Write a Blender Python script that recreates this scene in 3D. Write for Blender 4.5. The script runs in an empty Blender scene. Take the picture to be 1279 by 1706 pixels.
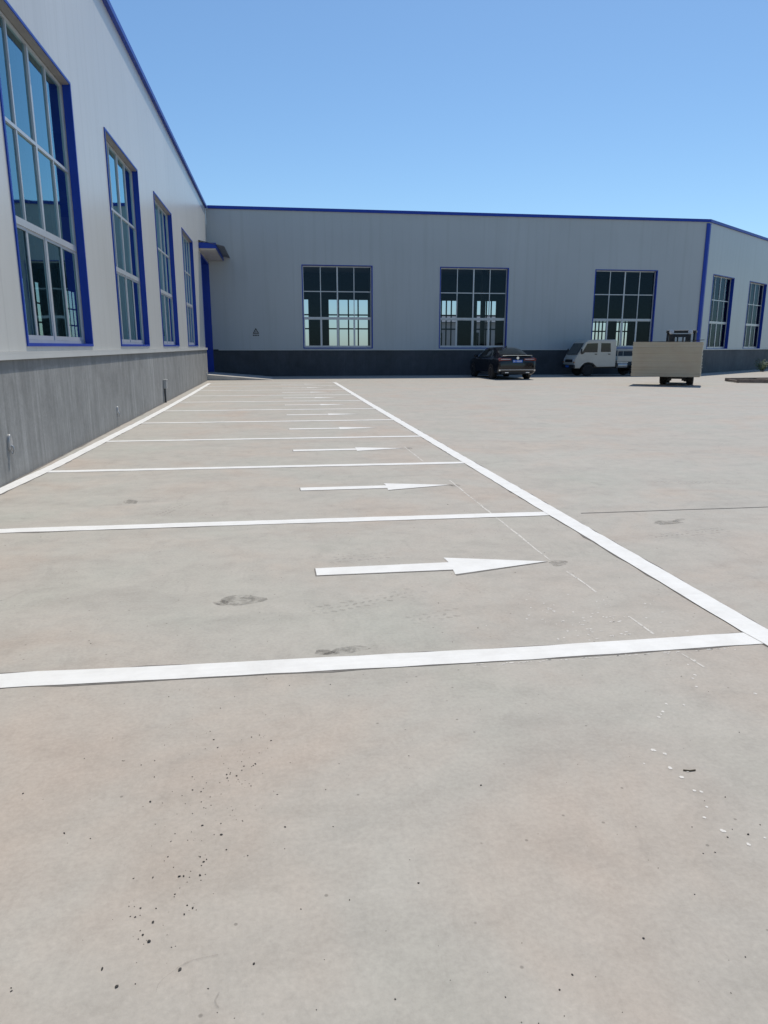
import bpy, bmesh, math, random
from mathutils import Vector, Matrix
R = math.radians
random.seed(7)
SC = bpy.context.scene
COL = SC.collection

# ------------------------------------------------------------------ camera
cam_d = bpy.data.cameras.new('camera')
cam = bpy.data.objects.new('camera', cam_d); COL.objects.link(cam)
cam_d.sensor_fit = 'VERTICAL'; cam_d.sensor_height = 36; cam_d.lens = 36 * 1195 / 1706
cam_d.clip_start = 0.05; cam_d.clip_end = 5000
cam.location = (0, 0, 1.5)
PITCH = math.atan(276 / 1195); YAW = math.atan(184 / math.hypot(1195, 276))
cam.rotation_euler = (R(90) - PITCH, 0, -YAW)
SC.camera = cam

# ------------------------------------------------------------------ light
SUN = Vector((0.225, 0.385, 0.895)).normalized()
w = bpy.data.worlds.new('World'); SC.world = w; w.use_nodes = True
wn = w.node_tree
sky = wn.nodes.new('ShaderNodeTexSky'); sky.sky_type = 'NISHITA'; sky.sun_disc = False
sky.sun_elevation = math.asin(SUN.z); sky.sun_rotation = math.atan2(SUN.x, SUN.y)
sky.air_density = 1.0; sky.dust_density = 0.5; sky.ozone_density = 3.0; sky.altitude = 200
bg = wn.nodes['Background']; bg.inputs['Strength'].default_value = 0.122
grade = wn.nodes.new('ShaderNodeMix'); grade.data_type = 'RGBA'; grade.blend_type = 'MULTIPLY'; grade.inputs[0].default_value = 1.0
grade.inputs[7].default_value = (0.82, 1.0, 1.08, 1)      # the phone's white balance
wn.links.new(sky.outputs[0], grade.inputs[6]); wn.links.new(grade.outputs[2], bg.inputs['Color'])
sl = bpy.data.lights.new('sun', 'SUN'); sl.energy = 3.9; sl.angle = R(0.53); sl.color = (1.0, 0.925, 0.80)
so = bpy.data.objects.new('sun', sl); COL.objects.link(so)
so.rotation_euler = SUN.to_track_quat('Z', 'Y').to_euler(); so.location = (0, 0, 60)
SC.view_settings.view_transform = 'Standard'; SC.view_settings.look = 'None'
SC.view_settings.exposure = 0.0; SC.view_settings.gamma = 1.0

# ------------------------------------------------------------------ materials
class NT:
    def __init__(s, name):
        s.m = bpy.data.materials.new(name); s.m.use_nodes = True
        s.t = s.m.node_tree; s.b = s.t.nodes['Principled BSDF']; s.out = s.t.nodes['Material Output']
    def n(s, typ, **k):
        x = s.t.nodes.new(typ)
        for a, v in k.items(): setattr(x, a, v)
        return x
    def l(s, a, b): s.t.links.new(a, b)
    def val(s, sock, v):
        if hasattr(v, 'is_linked') or isinstance(v, bpy.types.NodeSocket): s.l(v, sock)
        else: sock.default_value = v
    def math(s, op, a, b=0.0, c=0.0, clamp=False):
        x = s.n('ShaderNodeMath', operation=op, use_clamp=clamp)
        for i, v in enumerate((a, b, c)): s.val(x.inputs[i], v)
        return x.outputs[0]
    def coord(s):
        return s.n('ShaderNodeNewGeometry').outputs['Position']
    def obj(s):
        return s.n('ShaderNodeTexCoord').outputs['Object']
    def mapping(s, vec, scale=(1, 1, 1), loc=(0, 0, 0), rot=(0, 0, 0)):
        x = s.n('ShaderNodeMapping'); s.l(vec, x.inputs[0])
        x.inputs['Scale'].default_value = scale; x.inputs['Location'].default_value = loc; x.inputs['Rotation'].default_value = rot
        return x.outputs[0]
    def noise(s, vec, scale, detail=4, rough=0.55, dist=0.0):
        x = s.n('ShaderNodeTexNoise'); s.l(vec, x.inputs['Vector'])
        x.inputs['Scale'].default_value = scale; x.inputs['Detail'].default_value = detail
        x.inputs['Roughness'].default_value = rough; x.inputs['Distortion'].default_value = dist
        return x.outputs['Fac']
    def ramp(s, fac, stops, interp='LINEAR'):
        x = s.n('ShaderNodeValToRGB'); s.l(fac, x.inputs[0]); cr = x.color_ramp; cr.interpolation = interp
        while len(cr.elements) < len(stops): cr.elements.new(0.5)
        for e, (p, c) in zip(cr.elements, stops):
            e.position = p; e.color = (*c, 1) if len(c) == 3 else c
        return x.outputs[0]
    def mix(s, fac, a, b, mode='MIX'):
        x = s.n('ShaderNodeMix', data_type='RGBA', blend_type=mode)
        s.val(x.inputs[0], fac)
        for i, v in ((6, a), (7, b)):
            if isinstance(v, tuple): x.inputs[i].default_value = (*v, 1) if len(v) == 3 else v
            else: s.l(v, x.inputs[i])
        return x.outputs[2]
    def bump(s, h, strength=0.2, dist=0.01, prev=None):
        x = s.n('ShaderNodeBump'); s.l(h, x.inputs['Height'])
        x.inputs['Strength'].default_value = strength; x.inputs['Distance'].default_value = dist
        if prev: s.l(prev, x.inputs['Normal'])
        return x.outputs[0]

def g3(v): return (v, v, v)

def plain(name, col, rough=0.5, metal=0.0, spec=0.5, coat=0.0, var=0.12, vscale=3.0):
    t = NT(name)
    f = t.noise(t.obj(), vscale, 5)
    dark = tuple(c * (1 - var) for c in col); light = tuple(min(1, c * (1 + var)) for c in col)
    t.l(t.ramp(f, [(0.3, dark), (0.7, light)]), t.b.inputs['Base Color'])
    t.b.inputs['Roughness'].default_value = rough; t.b.inputs['Metallic'].default_value = metal
    t.b.inputs['Specular IOR Level'].default_value = spec
    t.b.inputs['Coat Weight'].default_value = coat; t.b.inputs['Coat Roughness'].default_value = 0.05
    return t.m

def concrete_ground():
    t = NT('yard_concrete'); p = t.coord()
    big = t.noise(p, 0.35, 5, 0.6, 0.6)
    c = t.ramp(big, [(0.28, (0.355, 0.335, 0.31)), (0.45, (0.385, 0.355, 0.325)), (0.55, (0.375, 0.362, 0.335)), (0.72, (0.425, 0.402, 0.372))])
    tint = t.noise(t.mapping(p, loc=(13, 7, 0)), 0.7, 4, 0.6, 0.4)
    c = t.mix(0.65, c, t.ramp(tint, [(0.3, (0.405, 0.345, 0.30)), (0.5, (0.385, 0.368, 0.34)), (0.7, (0.36, 0.366, 0.335))]))
    st = t.noise(t.mapping(p, scale=(0.8, 1.5, 1), rot=(0, 0, R(14))), 1.5, 9, 0.68, 0.5)       # trowel sweeps
    c = t.mix(1.0, c, t.ramp(st, [(0.25, g3(0.86)), (0.5, g3(1.0)), (0.75, g3(1.07))]), 'MULTIPLY')
    st2 = t.noise(t.mapping(p, scale=(1.4, 0.5, 1), rot=(0, 0, R(-38))), 2.6, 9, 0.78, 0.6)    # scuffs
    c = t.mix(0.55, c, t.ramp(st2, [(0.0, g3(0.74)), (0.35, g3(0.88)), (0.44, g3(1.0)), (1.0, g3(1.03))]), 'MULTIPLY')
    mid = t.noise(t.mapping(p, loc=(5, 3, 0)), 6.5, 8, 0.7, 0.3)
    c = t.mix(1.0, c, t.ramp(mid, [(0.25, g3(0.89)), (0.5, g3(1.0)), (0.75, g3(1.07))]), 'MULTIPLY')
    pt = t.noise(t.mapping(p, loc=(3, 31, 0)), 1.3, 6, 0.7, 1.0)                                  # damp / dirty patches
    c = t.mix(0.75, c, t.ramp(pt, [(0.0, g3(0.70)), (0.27, g3(0.84)), (0.36, g3(1.0)), (1.0, g3(1.0))]), 'MULTIPLY')
    fine = t.noise(p, 55, 3, 0.7)
    c = t.mix(1.0, c, t.ramp(fine, [(0.25, g3(0.90)), (0.75, g3(1.08))]), 'MULTIPLY')
    vo = t.n('ShaderNodeTexVoronoi'); t.l(p, vo.inputs['Vector']); vo.inputs['Scale'].default_value = 9
    pits = t.ramp(vo.outputs['Distance'], [(0.035, g3(0.45)), (0.06, g3(1.0))])
    c = t.mix(0.7, c, pits, 'MULTIPLY')
    c = t.mix(1.0, c, (0.995, 0.982, 0.96), 'MULTIPLY')
    t.l(c, t.b.inputs['Base Color'])
    t.l(t.ramp(st, [(0.2, g3(0.72)), (0.8, g3(0.86))]), t.b.inputs['Roughness'])
    t.b.inputs['Specular IOR Level'].default_value = 0.3
    nb = t.bump(fine, 0.12, 0.004)
    t.l(t.bump(mid, 0.06, 0.02, nb), t.b.inputs['Normal'])
    return t.m

def plinth_mat(name, base, streak, axis):
    t = NT(name); p = t.obj()
    sc = (6.0, 6.0, 0.22)
    s1 = t.noise(t.mapping(p, scale=sc), 1.0, 8, 0.75, 0.9)
    s2 = t.noise(t.mapping(p, scale=(16, 16, 0.35)), 1.0, 5, 0.7, 0.2)
    bl = t.noise(p, 0.45, 7, 0.65, 0.6)
    bl2 = t.noise(t.mapping(p, loc=(4, 9, 2), scale=(1, 1, 0.7)), 2.4, 9, 0.72, 0.5)
    gate = t.ramp(bl, [(0.35, g3(0.15)), (0.6, g3(1.0))])
    c = t.ramp(bl, [(0.3, tuple(b * 0.72 for b in base)), (0.5, tuple(b * 1.05 for b in base)), (0.7, tuple(b * 1.35 for b in base))])
    c = t.mix(t.math('MULTIPLY', gate, streak), c, t.ramp(s1, [(0.32, tuple(b * 0.6 for b in base)), (0.5, base), (0.66, tuple(b * 1.65 for b in base))]))
    c = t.mix(streak * 0.28, c, t.ramp(s2, [(0.3, tuple(b * 0.7 for b in base)), (0.55, base), (0.75, tuple(b * 1.4 for b in base))]))
    f = t.noise(p, 30, 5, 0.7)
    c = t.mix(1.0, c, t.ramp(bl2, [(0.28, g3(0.76)), (0.5, g3(1.0)), (0.72, g3(1.18))]), 'MULTIPLY')
    c = t.mix(1.0, c, t.ramp(f, [(0.2, g3(0.85)), (0.8, g3(1.12))]), 'MULTIPLY')
    if streak > 0.5:     # damp stain plus painted-in ledge shadow under the cap, splashed dirt at the foot
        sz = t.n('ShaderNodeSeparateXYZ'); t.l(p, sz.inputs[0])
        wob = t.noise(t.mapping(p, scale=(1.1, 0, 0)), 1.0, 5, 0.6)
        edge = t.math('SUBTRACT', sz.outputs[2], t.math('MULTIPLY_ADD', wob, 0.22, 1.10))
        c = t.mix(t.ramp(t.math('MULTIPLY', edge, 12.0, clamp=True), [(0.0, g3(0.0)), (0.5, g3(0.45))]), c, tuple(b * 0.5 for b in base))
        foot = t.math('SUBTRACT', t.math('MULTIPLY', t.noise(t.mapping(p, scale=(2.5, 1, 1)), 1.0, 6, 0.7), 0.34), sz.outputs[2])
        c = t.mix(t.ramp(t.math('MULTIPLY', foot, 6.0, clamp=True), [(0.0, g3(0.0)), (1.0, g3(0.5))]), c, (0.26, 0.245, 0.225))
    t.l(c, t.b.inputs['Base Color']); t.b.inputs['Roughness'].default_value = 0.85
    t.l(t.bump(f, 0.3, 0.008), t.b.inputs['Normal'])
    return t.m

def panel_mat(name, col, rough=0.32, seamk=0.2, ribk=0.35):
    """insulated steel cladding: seams each metre along the wall's own x, faint ribs, a little dust"""
    t = NT(name); p = t.obj()
    sx = t.n('ShaderNodeSeparateXYZ'); t.l(p, sx.inputs[0])
    u = sx.outputs[0]
    fr = t.math('FRACT', t.math('ADD', u, 500.37))
    seam = t.math('LESS_THAN', t.math('ABSOLUTE', t.math('SUBTRACT', fr, 0.5)), 0.006)
    rib = t.math('SINE', t.math('MULTIPLY', u, 2 * math.pi / 0.125))
    big = t.noise(p, 0.25, 4, 0.5)
    c = t.ramp(big, [(0.3, tuple(x * 0.95 for x in col)), (0.7, tuple(x * 1.04 for x in col))])
    # whole panels differ a touch
    wn_ = t.n('ShaderNodeTexWhiteNoise', noise_dimensions='1D'); t.l(t.math('FLOOR', t.math('ADD', u, 500.87)), wn_.inputs['W'])
    c = t.mix(1.0, c, t.ramp(wn_.outputs['Value'], [(0.0, g3(0.98)), (1.0, g3(1.01))]), 'MULTIPLY')
    dirt = t.noise(t.mapping(p, scale=(3.5, 3.5, 0.12)), 1.0, 6, 0.65)
    c = t.mix(0.5, c, t.ramp(dirt, [(0.25, (0.80, 0.79, 0.76)), (0.5, g3(1.0))]), 'MULTIPLY')
    c = t.mix(t.math('MULTIPLY', seam, seamk), c, (0.16, 0.17, 0.18))
    t.l(c, t.b.inputs['Base Color'])
    t.b.inputs['Roughness'].default_value = rough; t.b.inputs['Specular IOR Level'].default_value = 0.5
    h = t.math('SUBTRACT', t.math('MULTIPLY', rib, 0.12), t.math('MULTIPLY', seam, 1.0))
    wav = t.noise(t.mapping(p, scale=(1, 1, 0.4)), 1.2, 2)
    nb = t.bump(h, ribk, 0.004)
    t.l(t.bump(wav, 0.08, 0.05, nb), t.b.inputs['Normal'])
    return t.m

def glass_mat(name, tint, refl=1.0, rough=0.03, ior=1.5, reft=(0.85, 0.95, 1.0)):
    t = NT(name)
    t.t.nodes.remove(t.b)
    tr = t.n('ShaderNodeBsdfTransparent'); tr.inputs[0].default_value = (*tint, 1)
    gl = t.n('ShaderNodeBsdfAnisotropic') if False else t.n('ShaderNodeBsdfGlossy')
    gl.inputs['Color'].default_value = (*reft, 1); gl.inputs['Roughness'].default_value = rough
    wv = t.noise(t.obj(), 1.3, 2)
    t.l(t.bump(wv, 0.05, 0.02), gl.inputs['Normal'])
    ge = t.n('ShaderNodeNewGeometry'); dt = t.n('ShaderNodeVectorMath', operation='DOT_PRODUCT')
    t.l(ge.outputs['Normal'], dt.inputs[0]); t.l(ge.outputs['Incoming'], dt.inputs[1])
    k5 = t.math('POWER', t.math('SUBTRACT', 1.0, t.math('ABSOLUTE', dt.outputs['Value'])), 4.2)
    f0 = 2 * ((ior - 1) / (ior + 1)) ** 2
    fres = t.math('MULTIPLY_ADD', k5, 1 - f0, f0)               # the same seen from either side of the pane
    mx = t.n('ShaderNodeMixShader')
    t.l(t.math('MULTIPLY', fres, refl, clamp=True), mx.inputs[0])
    t.l(tr.outputs[0], mx.inputs[1]); t.l(gl.outputs[0], mx.inputs[2]); t.l(mx.outputs[0], t.out.inputs[0])
    return t.m

def paint_mat():
    t = NT('road_paint'); p = t.coord()
    f = t.noise(p, 6, 6, 0.7); s = t.noise(t.mapping(p, scale=(3, 40, 1)), 1.0, 4, 0.6)
    c = t.ramp(f, [(0.25, (0.62, 0.615, 0.60)), (0.6, (0.71, 0.71, 0.70))])
    c = t.mix(1.0, c, t.ramp(s, [(0.2, g3(0.94)), (0.7, g3(1.0))]), 'MULTIPLY')
    w_ = t.noise(p, 16, 10, 0.82)
    c = t.mix(t.ramp(w_, [(0.29, g3(0.6)), (0.36, g3(0.0))]), c, (0.42, 0.40, 0.37))
    t.l(c, t.b.inputs['Base Color']); t.b.inputs['Roughness'].default_value = 0.65
    t.l(t.bump(w_, 0.2, 0.003), t.b.inputs['Normal'])
    return t.m

M = dict(
    ground=concrete_ground(),
    paint=paint_mat(),
    dark_line=plain('dark_line_tone', (0.16, 0.15, 0.14), 0.9, var=0.3, vscale=9),
    chalk=plain('chalk', (0.52, 0.50, 0.465), 0.9, var=0.2, vscale=20),
    stain=plain('oily_stain', (0.245, 0.23, 0.21), 0.8, var=0.25, vscale=12),
    pebble=plain('dark_grit', (0.045, 0.042, 0.04), 0.9, var=0.4, vscale=30),
    panel=panel_mat('pale_cladding', (0.56, 0.55, 0.52), 0.30, 0.18),
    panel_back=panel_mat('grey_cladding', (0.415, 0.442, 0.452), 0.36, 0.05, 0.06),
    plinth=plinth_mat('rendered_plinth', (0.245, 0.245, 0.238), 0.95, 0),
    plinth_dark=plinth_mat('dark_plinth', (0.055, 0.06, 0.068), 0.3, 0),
    flash=plain('grey_flashing', (0.52, 0.52, 0.50), 0.4, spec=0.5, var=0.06, vscale=1.0),
    blue=plain('blue_trim', (0.007, 0.042, 0.33), 0.42, spec=0.35, var=0.1, vscale=1.2),
    bluedoor=plain('blue_door', (0.035, 0.075, 0.20), 0.4, var=0.1),
    alu=plain('window_aluminium', (0.50, 0.52, 0.54), 0.35, metal=0.25, var=0.05),
    glass=glass_mat('teal_glass', (0.46, 0.62, 0.65), 1.5, 0.03, 1.52, (0.52, 0.80, 0.88)),
    glass_back=glass_mat('clear_glass', (0.50, 0.57, 0.66), 0.42, 0.02, 1.42, (0.55, 0.75, 1.0)),
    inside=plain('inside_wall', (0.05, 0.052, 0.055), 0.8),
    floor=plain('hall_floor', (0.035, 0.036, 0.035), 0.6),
    roofm=plain('roof_sheet', (0.10, 0.11, 0.13), 0.6),
    steel=plain('dark_steel', (0.06, 0.065, 0.07), 0.5, metal=0.3),
    soffit=plain('canopy_soffit', (0.52, 0.50, 0.47), 0.5, var=0.06),
    lining=plain('head_lining', (0.25, 0.235, 0.22), 0.5, var=0.08),
    ramp=plain('ramp_concrete', (0.46, 0.44, 0.41), 0.85, var=0.12, vscale=2),
    carblack=plain('black_car_paint', (0.005, 0.005, 0.008), 0.22, spec=0.3, coat=0.6, var=0.02),
    carglass=plain('car_glass', (0.012, 0.016, 0.018), 0.06, spec=0.6, var=0.02),
    tyre=plain('tyre_rubber', (0.016, 0.016, 0.017), 0.85, var=0.2),
    rim=plain('alloy_rim', (0.38, 0.38, 0.40), 0.3, metal=0.8, var=0.05),
    rimdark=plain('steel_rim', (0.10, 0.10, 0.105), 0.5, metal=0.5),
    chrome=plain('chrome', (0.7, 0.7, 0.72), 0.12, metal=1.0, var=0.02),
    redlamp=plain('red_lamp', (0.16, 0.012, 0.014), 0.15, coat=0.6, var=0.05),
    whitelamp=plain('clear_lamp', (0.65, 0.65, 0.66), 0.1, coat=0.8, var=0.05),
    amber=plain('amber_lamp', (0.45, 0.16, 0.02), 0.2, coat=0.5, var=0.05),
    plateblue=plain('number_plate', (0.02, 0.12, 0.50), 0.4, var=0.03),
    white=plain('lettering', (0.75, 0.75, 0.75), 0.5, var=0.02),
    truckwhite=plain('dusty_white_paint', (0.46, 0.445, 0.395), 0.35, coat=0.3, var=0.08, vscale=1.4),
    vanblue=plain('dark_blue_paint', (0.014, 0.02, 0.05), 0.22, coat=0.8, var=0.04),
    blackplastic=plain('black_plastic', (0.018, 0.018, 0.019), 0.6, var=0.1),
    forkblack=plain('forklift_frame', (0.022, 0.021, 0.022), 0.45, coat=0.2, var=0.15),
    ply_face=plain('plywood_face', (0.40, 0.33, 0.22), 0.7, var=0.12),
    timber=plain('weathered_timber', (0.20, 0.155, 0.125), 0.85, var=0.3, vscale=8),
    signblack=plain('sign_black', (0.01, 0.01, 0.012), 0.6, var=0.05),
    galv=plain('galvanised', (0.42, 0.43, 0.44), 0.4, metal=0.6, var=0.12, vscale=10),
    stem=plain('stem', (0.09, 0.07, 0.04), 0.9),
)
def leaf_mat():
    t = NT('leaf'); inf = t.n('ShaderNodeObjectInfo')
    f = t.noise(t.obj(), 9, 3)
    t.l(t.ramp(f, [(0.3, (0.035, 0.07, 0.025)), (0.7, (0.11, 0.17, 0.06))]), t.b.inputs['Base Color'])
    t.b.inputs['Roughness'].default_value = 0.5
    return t.m
def film(name, col, lo, hi, scale, amt):
    t = NT(name); p = t.coord()
    tr = t.n('ShaderNodeBsdfTransparent'); mx = t.n('ShaderNodeMixShader')
    f = t.noise(p, scale, 6, 0.75, 0.6)
    t.b.inputs['Base Color'].default_value = (*col, 1); t.b.inputs['Roughness'].default_value = 0.85
    t.l(t.ramp(f, [(lo, g3(0.0)), (hi, g3(amt))]), mx.inputs[0]); t.l(tr.outputs[0], mx.inputs[1]); t.l(t.b.outputs[0], mx.inputs[2]); t.l(mx.outputs[0], t.out.inputs[0])
    return t.m
M['stain'] = film('oily_stain', (0.10, 0.092, 0.082), 0.38, 0.66, 14, 0.46)
M['chalk'] = film('chalk', (0.60, 0.58, 0.545), 0.28, 0.5, 26, 0.95)
M['drip'] = film('dried_paint', (0.62, 0.60, 0.57), 0.2, 0.45, 60, 1.0)
M['tread'] = film('tyre_mark', (0.15, 0.135, 0.12), 0.38, 0.7, 9, 0.33)
M['leaf'] = leaf_mat()
def ply_mat():
    t = NT('plywood_edges'); p = t.obj()
    sx = t.n('ShaderNodeSeparateXYZ'); t.l(p, sx.inputs[0])
    lay = t.noise(t.mapping(p, scale=(0.25, 0.25, 26)), 1.0, 4, 0.7, 0.1)
    c = t.ramp(lay, [(0.25, (0.46, 0.38, 0.27)), (0.45, (0.60, 0.50, 0.37)), (0.6, (0.64, 0.545, 0.41)), (0.8, (0.54, 0.45, 0.325))])
    pt = t.noise(p, 1.6, 4, 0.6)
    c = t.mix(0.35, c, t.ramp(pt, [(0.3, (0.36, 0.25, 0.16)), (0.6, (0.42, 0.38, 0.27)), (0.8, (0.38, 0.31, 0.27))]))
    t.l(c, t.b.inputs['Base Color']); t.b.inputs['Roughness'].default_value = 0.75
    t.l(t.bump(lay, 0.5, 0.01), t.b.inputs['Normal'])
    return t.m
M['ply'] = ply_mat()

# ------------------------------------------------------------------ helpers
def tag(o, label=None, cat=None, group=None, kind=None):
    if label: o['label'] = label
    if cat: o['category'] = cat
    if group: o['group'] = group
    if kind: o['kind'] = kind
    return o

def empty(name, loc=(0, 0, 0), rz=0.0, label=None, cat=None, group=None):
    o = bpy.data.objects.new(name, None); COL.objects.link(o)
    o.location = loc; o.rotation_euler = (0, 0, rz); o.empty_display_size = 0.3
    return tag(o, label, cat, group)

class MB:
    def __init__(s): s.bm = bmesh.new()
    def quad(s, pts):
        return s.bm.faces.new([s.bm.verts.new(p) for p in pts])
    def box(s, x0, y0, z0, x1, y1, z1, bevel=0.0, mat=None):
        vs = [Vector((x, y, z)) for x in (x0, x1) for y in (y0, y1) for z in (z0, z1)]
        if mat: vs = [mat @ v for v in vs]
        v = [s.bm.verts.new(p) for p in vs]
        fs = [(0, 1, 3, 2), (4, 6, 7, 5), (0, 4, 5, 1), (2, 3, 7, 6), (0, 2, 6, 4), (1, 5, 7, 3)]
        f = [s.bm.faces.new([v[i] for i in q]) for q in fs]
        if bevel:
            es = list({e for q in f for e in q.edges})
            bmesh.ops.bevel(s.bm, geom=es, offset=bevel, segments=2, affect='EDGES', profile=0.5)
        return s
    def prism(s, poly, a0, a1, axis='y', bevel=0.0):
        """poly: list of 2D points; axis 'y': points are (x,z); 'x': (y,z); 'z': (x,y)"""
        def P(p, a):
            return {'y': (p[0], a, p[1]), 'x': (a, p[0], p[1]), 'z': (p[0], p[1], a)}[axis]
        A = [s.bm.verts.new(P(p, a0)) for p in poly]; B = [s.bm.verts.new(P(p, a1)) for p in poly]
        n = len(poly); f = [s.bm.faces.new(A), s.bm.faces.new(list(reversed(B)))]
        for i in range(n): f.append(s.bm.faces.new([A[i], B[i], B[(i + 1) % n], A[(i + 1) % n]]))
        if bevel:
            es = list({e for q in f[:2] for e in q.edges})
            bmesh.ops.bevel(s.bm, geom=es, offset=bevel, segments=3, affect='EDGES', profile=0.5)
        return s
    def cyl(s, c0, c1, r0, r1=None, n=20, cap=True):
        r1 = r0 if r1 is None else r1
        c0 = Vector(c0); c1 = Vector(c1); d = (c1 - c0).normalized()
        a = d.orthogonal().normalized(); b = d.cross(a)
        A = []; B = []
        for i in range(n):
            t = 2 * math.pi * i / n; o = a * math.cos(t) + b * math.sin(t)
            A.append(s.bm.verts.new(c0 + o * r0)); B.append(s.bm.verts.new(c1 + o * r1))
        for i in range(n): s.bm.faces.new([A[i], A[(i + 1) % n], B[(i + 1) % n], B[i]])
        if cap: s.bm.faces.new(list(reversed(A))); s.bm.faces.new(B)
        return s
    def tube(s, pts, r, n=10):
        pts = [Vector(p) for p in pts]; prev = None; rings = []
        for i, p in enumerate(pts):
            d = (pts[min(i + 1, len(pts) - 1)] - pts[max(i - 1, 0)]).normalized()
            a = d.orthogonal().normalized() if prev is None else (prev - d * prev.dot(d)).normalized()
            prev = a; b = d.cross(a)
            rings.append([s.bm.verts.new(p + (a * math.cos(2 * math.pi * k / n) + b * math.sin(2 * math.pi * k / n)) * r) for k in range(n)])
        for A, B in zip(rings, rings[1:]):
            for k in range(n): s.bm.faces.new([A[k], A[(k + 1) % n], B[(k + 1) % n], B[k]])
        s.bm.faces.new(list(reversed(rings[0]))); s.bm.faces.new(rings[-1])
        return s
    def lathe(s, prof, axis='x', n=28):
        """prof: list of (a, r) along the axis"""
        rings = []
        for a, r in prof:
            ring = []
            for k in range(n):
                t = 2 * math.pi * k / n; c, d = r * math.cos(t), r * math.sin(t)
                ring.append(s.bm.verts.new({'x': (a, c, d), 'y': (c, a, d), 'z': (c, d, a)}[axis]))
            rings.append(ring)
        for A, B in zip(rings, rings[1:]):
            for k in range(n): s.bm.faces.new([A[k], A[(k + 1) % n], B[(k + 1) % n], B[k]])
        s.bm.faces.new(rings[0]); s.bm.faces.new(list(reversed(rings[-1])))
        return s
    def build(s, name, mat, parent=None, smooth=False, loc=None, rz=None, angle=35):
        bmesh.ops.recalc_face_normals(s.bm, faces=s.bm.faces[:])
        me = bpy.data.meshes.new(name); s.bm.to_mesh(me); s.bm.free()
        for m in (mat if isinstance(mat, (list, tuple)) else [mat]): me.materials.append(m)
        if smooth:
            me.shade_smooth() if hasattr(me, 'shade_smooth') else None
            try: me.set_sharp_from_angle(angle=R(angle))
            except Exception: pass
        o = bpy.data.objects.new(name, me); COL.objects.link(o)
        if loc is not None: o.location = loc
        if rz is not None: o.rotation_euler = (0, 0, rz)
        if parent: o.parent = parent
        return o

KIDS = {}
def copy_tree(o, parent=None):
    c = o.copy(); COL.objects.link(c)
    if parent: c.parent = parent
    for ch in list(o.children): copy_tree(ch, c)
    return c

def wall_mesh(u0, u1, z0, z1, holes, th, y0=0.0):
    """wall in the local x-z plane, outer face y=y0, inner y0+th, with rectangular holes (u0,u1,z0,z1)"""
    us = sorted({u0, u1, *[h[0] for h in holes], *[h[1] for h in holes]})
    zs = sorted({z0, z1, *[h[2] for h in holes], *[h[3] for h in holes]})
    us = [u for u in us if u0 <= u <= u1]; zs = [z for z in zs if z0 <= z <= z1]
    m = MB(); V = {}
    def v(i, k, s):
        if (i, k, s) not in V: V[i, k, s] = m.bm.verts.new((us[i], y0 + s * th, zs[k]))
        return V[i, k, s]
    def solid(i, k):
        if not (0 <= i < len(us) - 1 and 0 <= k < len(zs) - 1): return False
        cu = (us[i] + us[i + 1]) / 2; cz = (zs[k] + zs[k + 1]) / 2
        return not any(h[0] < cu < h[1] and h[2] < cz < h[3] for h in holes)
    for i in range(len(us) - 1):
        for k in range(len(zs) - 1):
            if not solid(i, k): continue
            for s in (0, 1): m.bm.faces.new([v(i, k, s), v(i + 1, k, s), v(i + 1, k + 1, s), v(i, k + 1, s)])
            if not solid(i - 1, k): m.bm.faces.new([v(i, k, 0), v(i, k + 1, 0), v(i, k + 1, 1), v(i, k, 1)])
            if not solid(i + 1, k): m.bm.faces.new([v(i + 1, k, 0), v(i + 1, k + 1, 0), v(i + 1, k + 1, 1), v(i + 1, k, 1)])
            if not solid(i, k - 1): m.bm.faces.new([v(i, k, 0), v(i + 1, k, 0), v(i + 1, k, 1), v(i, k, 1)])
            if not solid(i, k + 1): m.bm.faces.new([v(i, k + 1, 0), v(i + 1, k + 1, 0), v(i + 1, k + 1, 1), v(i, k + 1, 1)])
    return m

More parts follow.
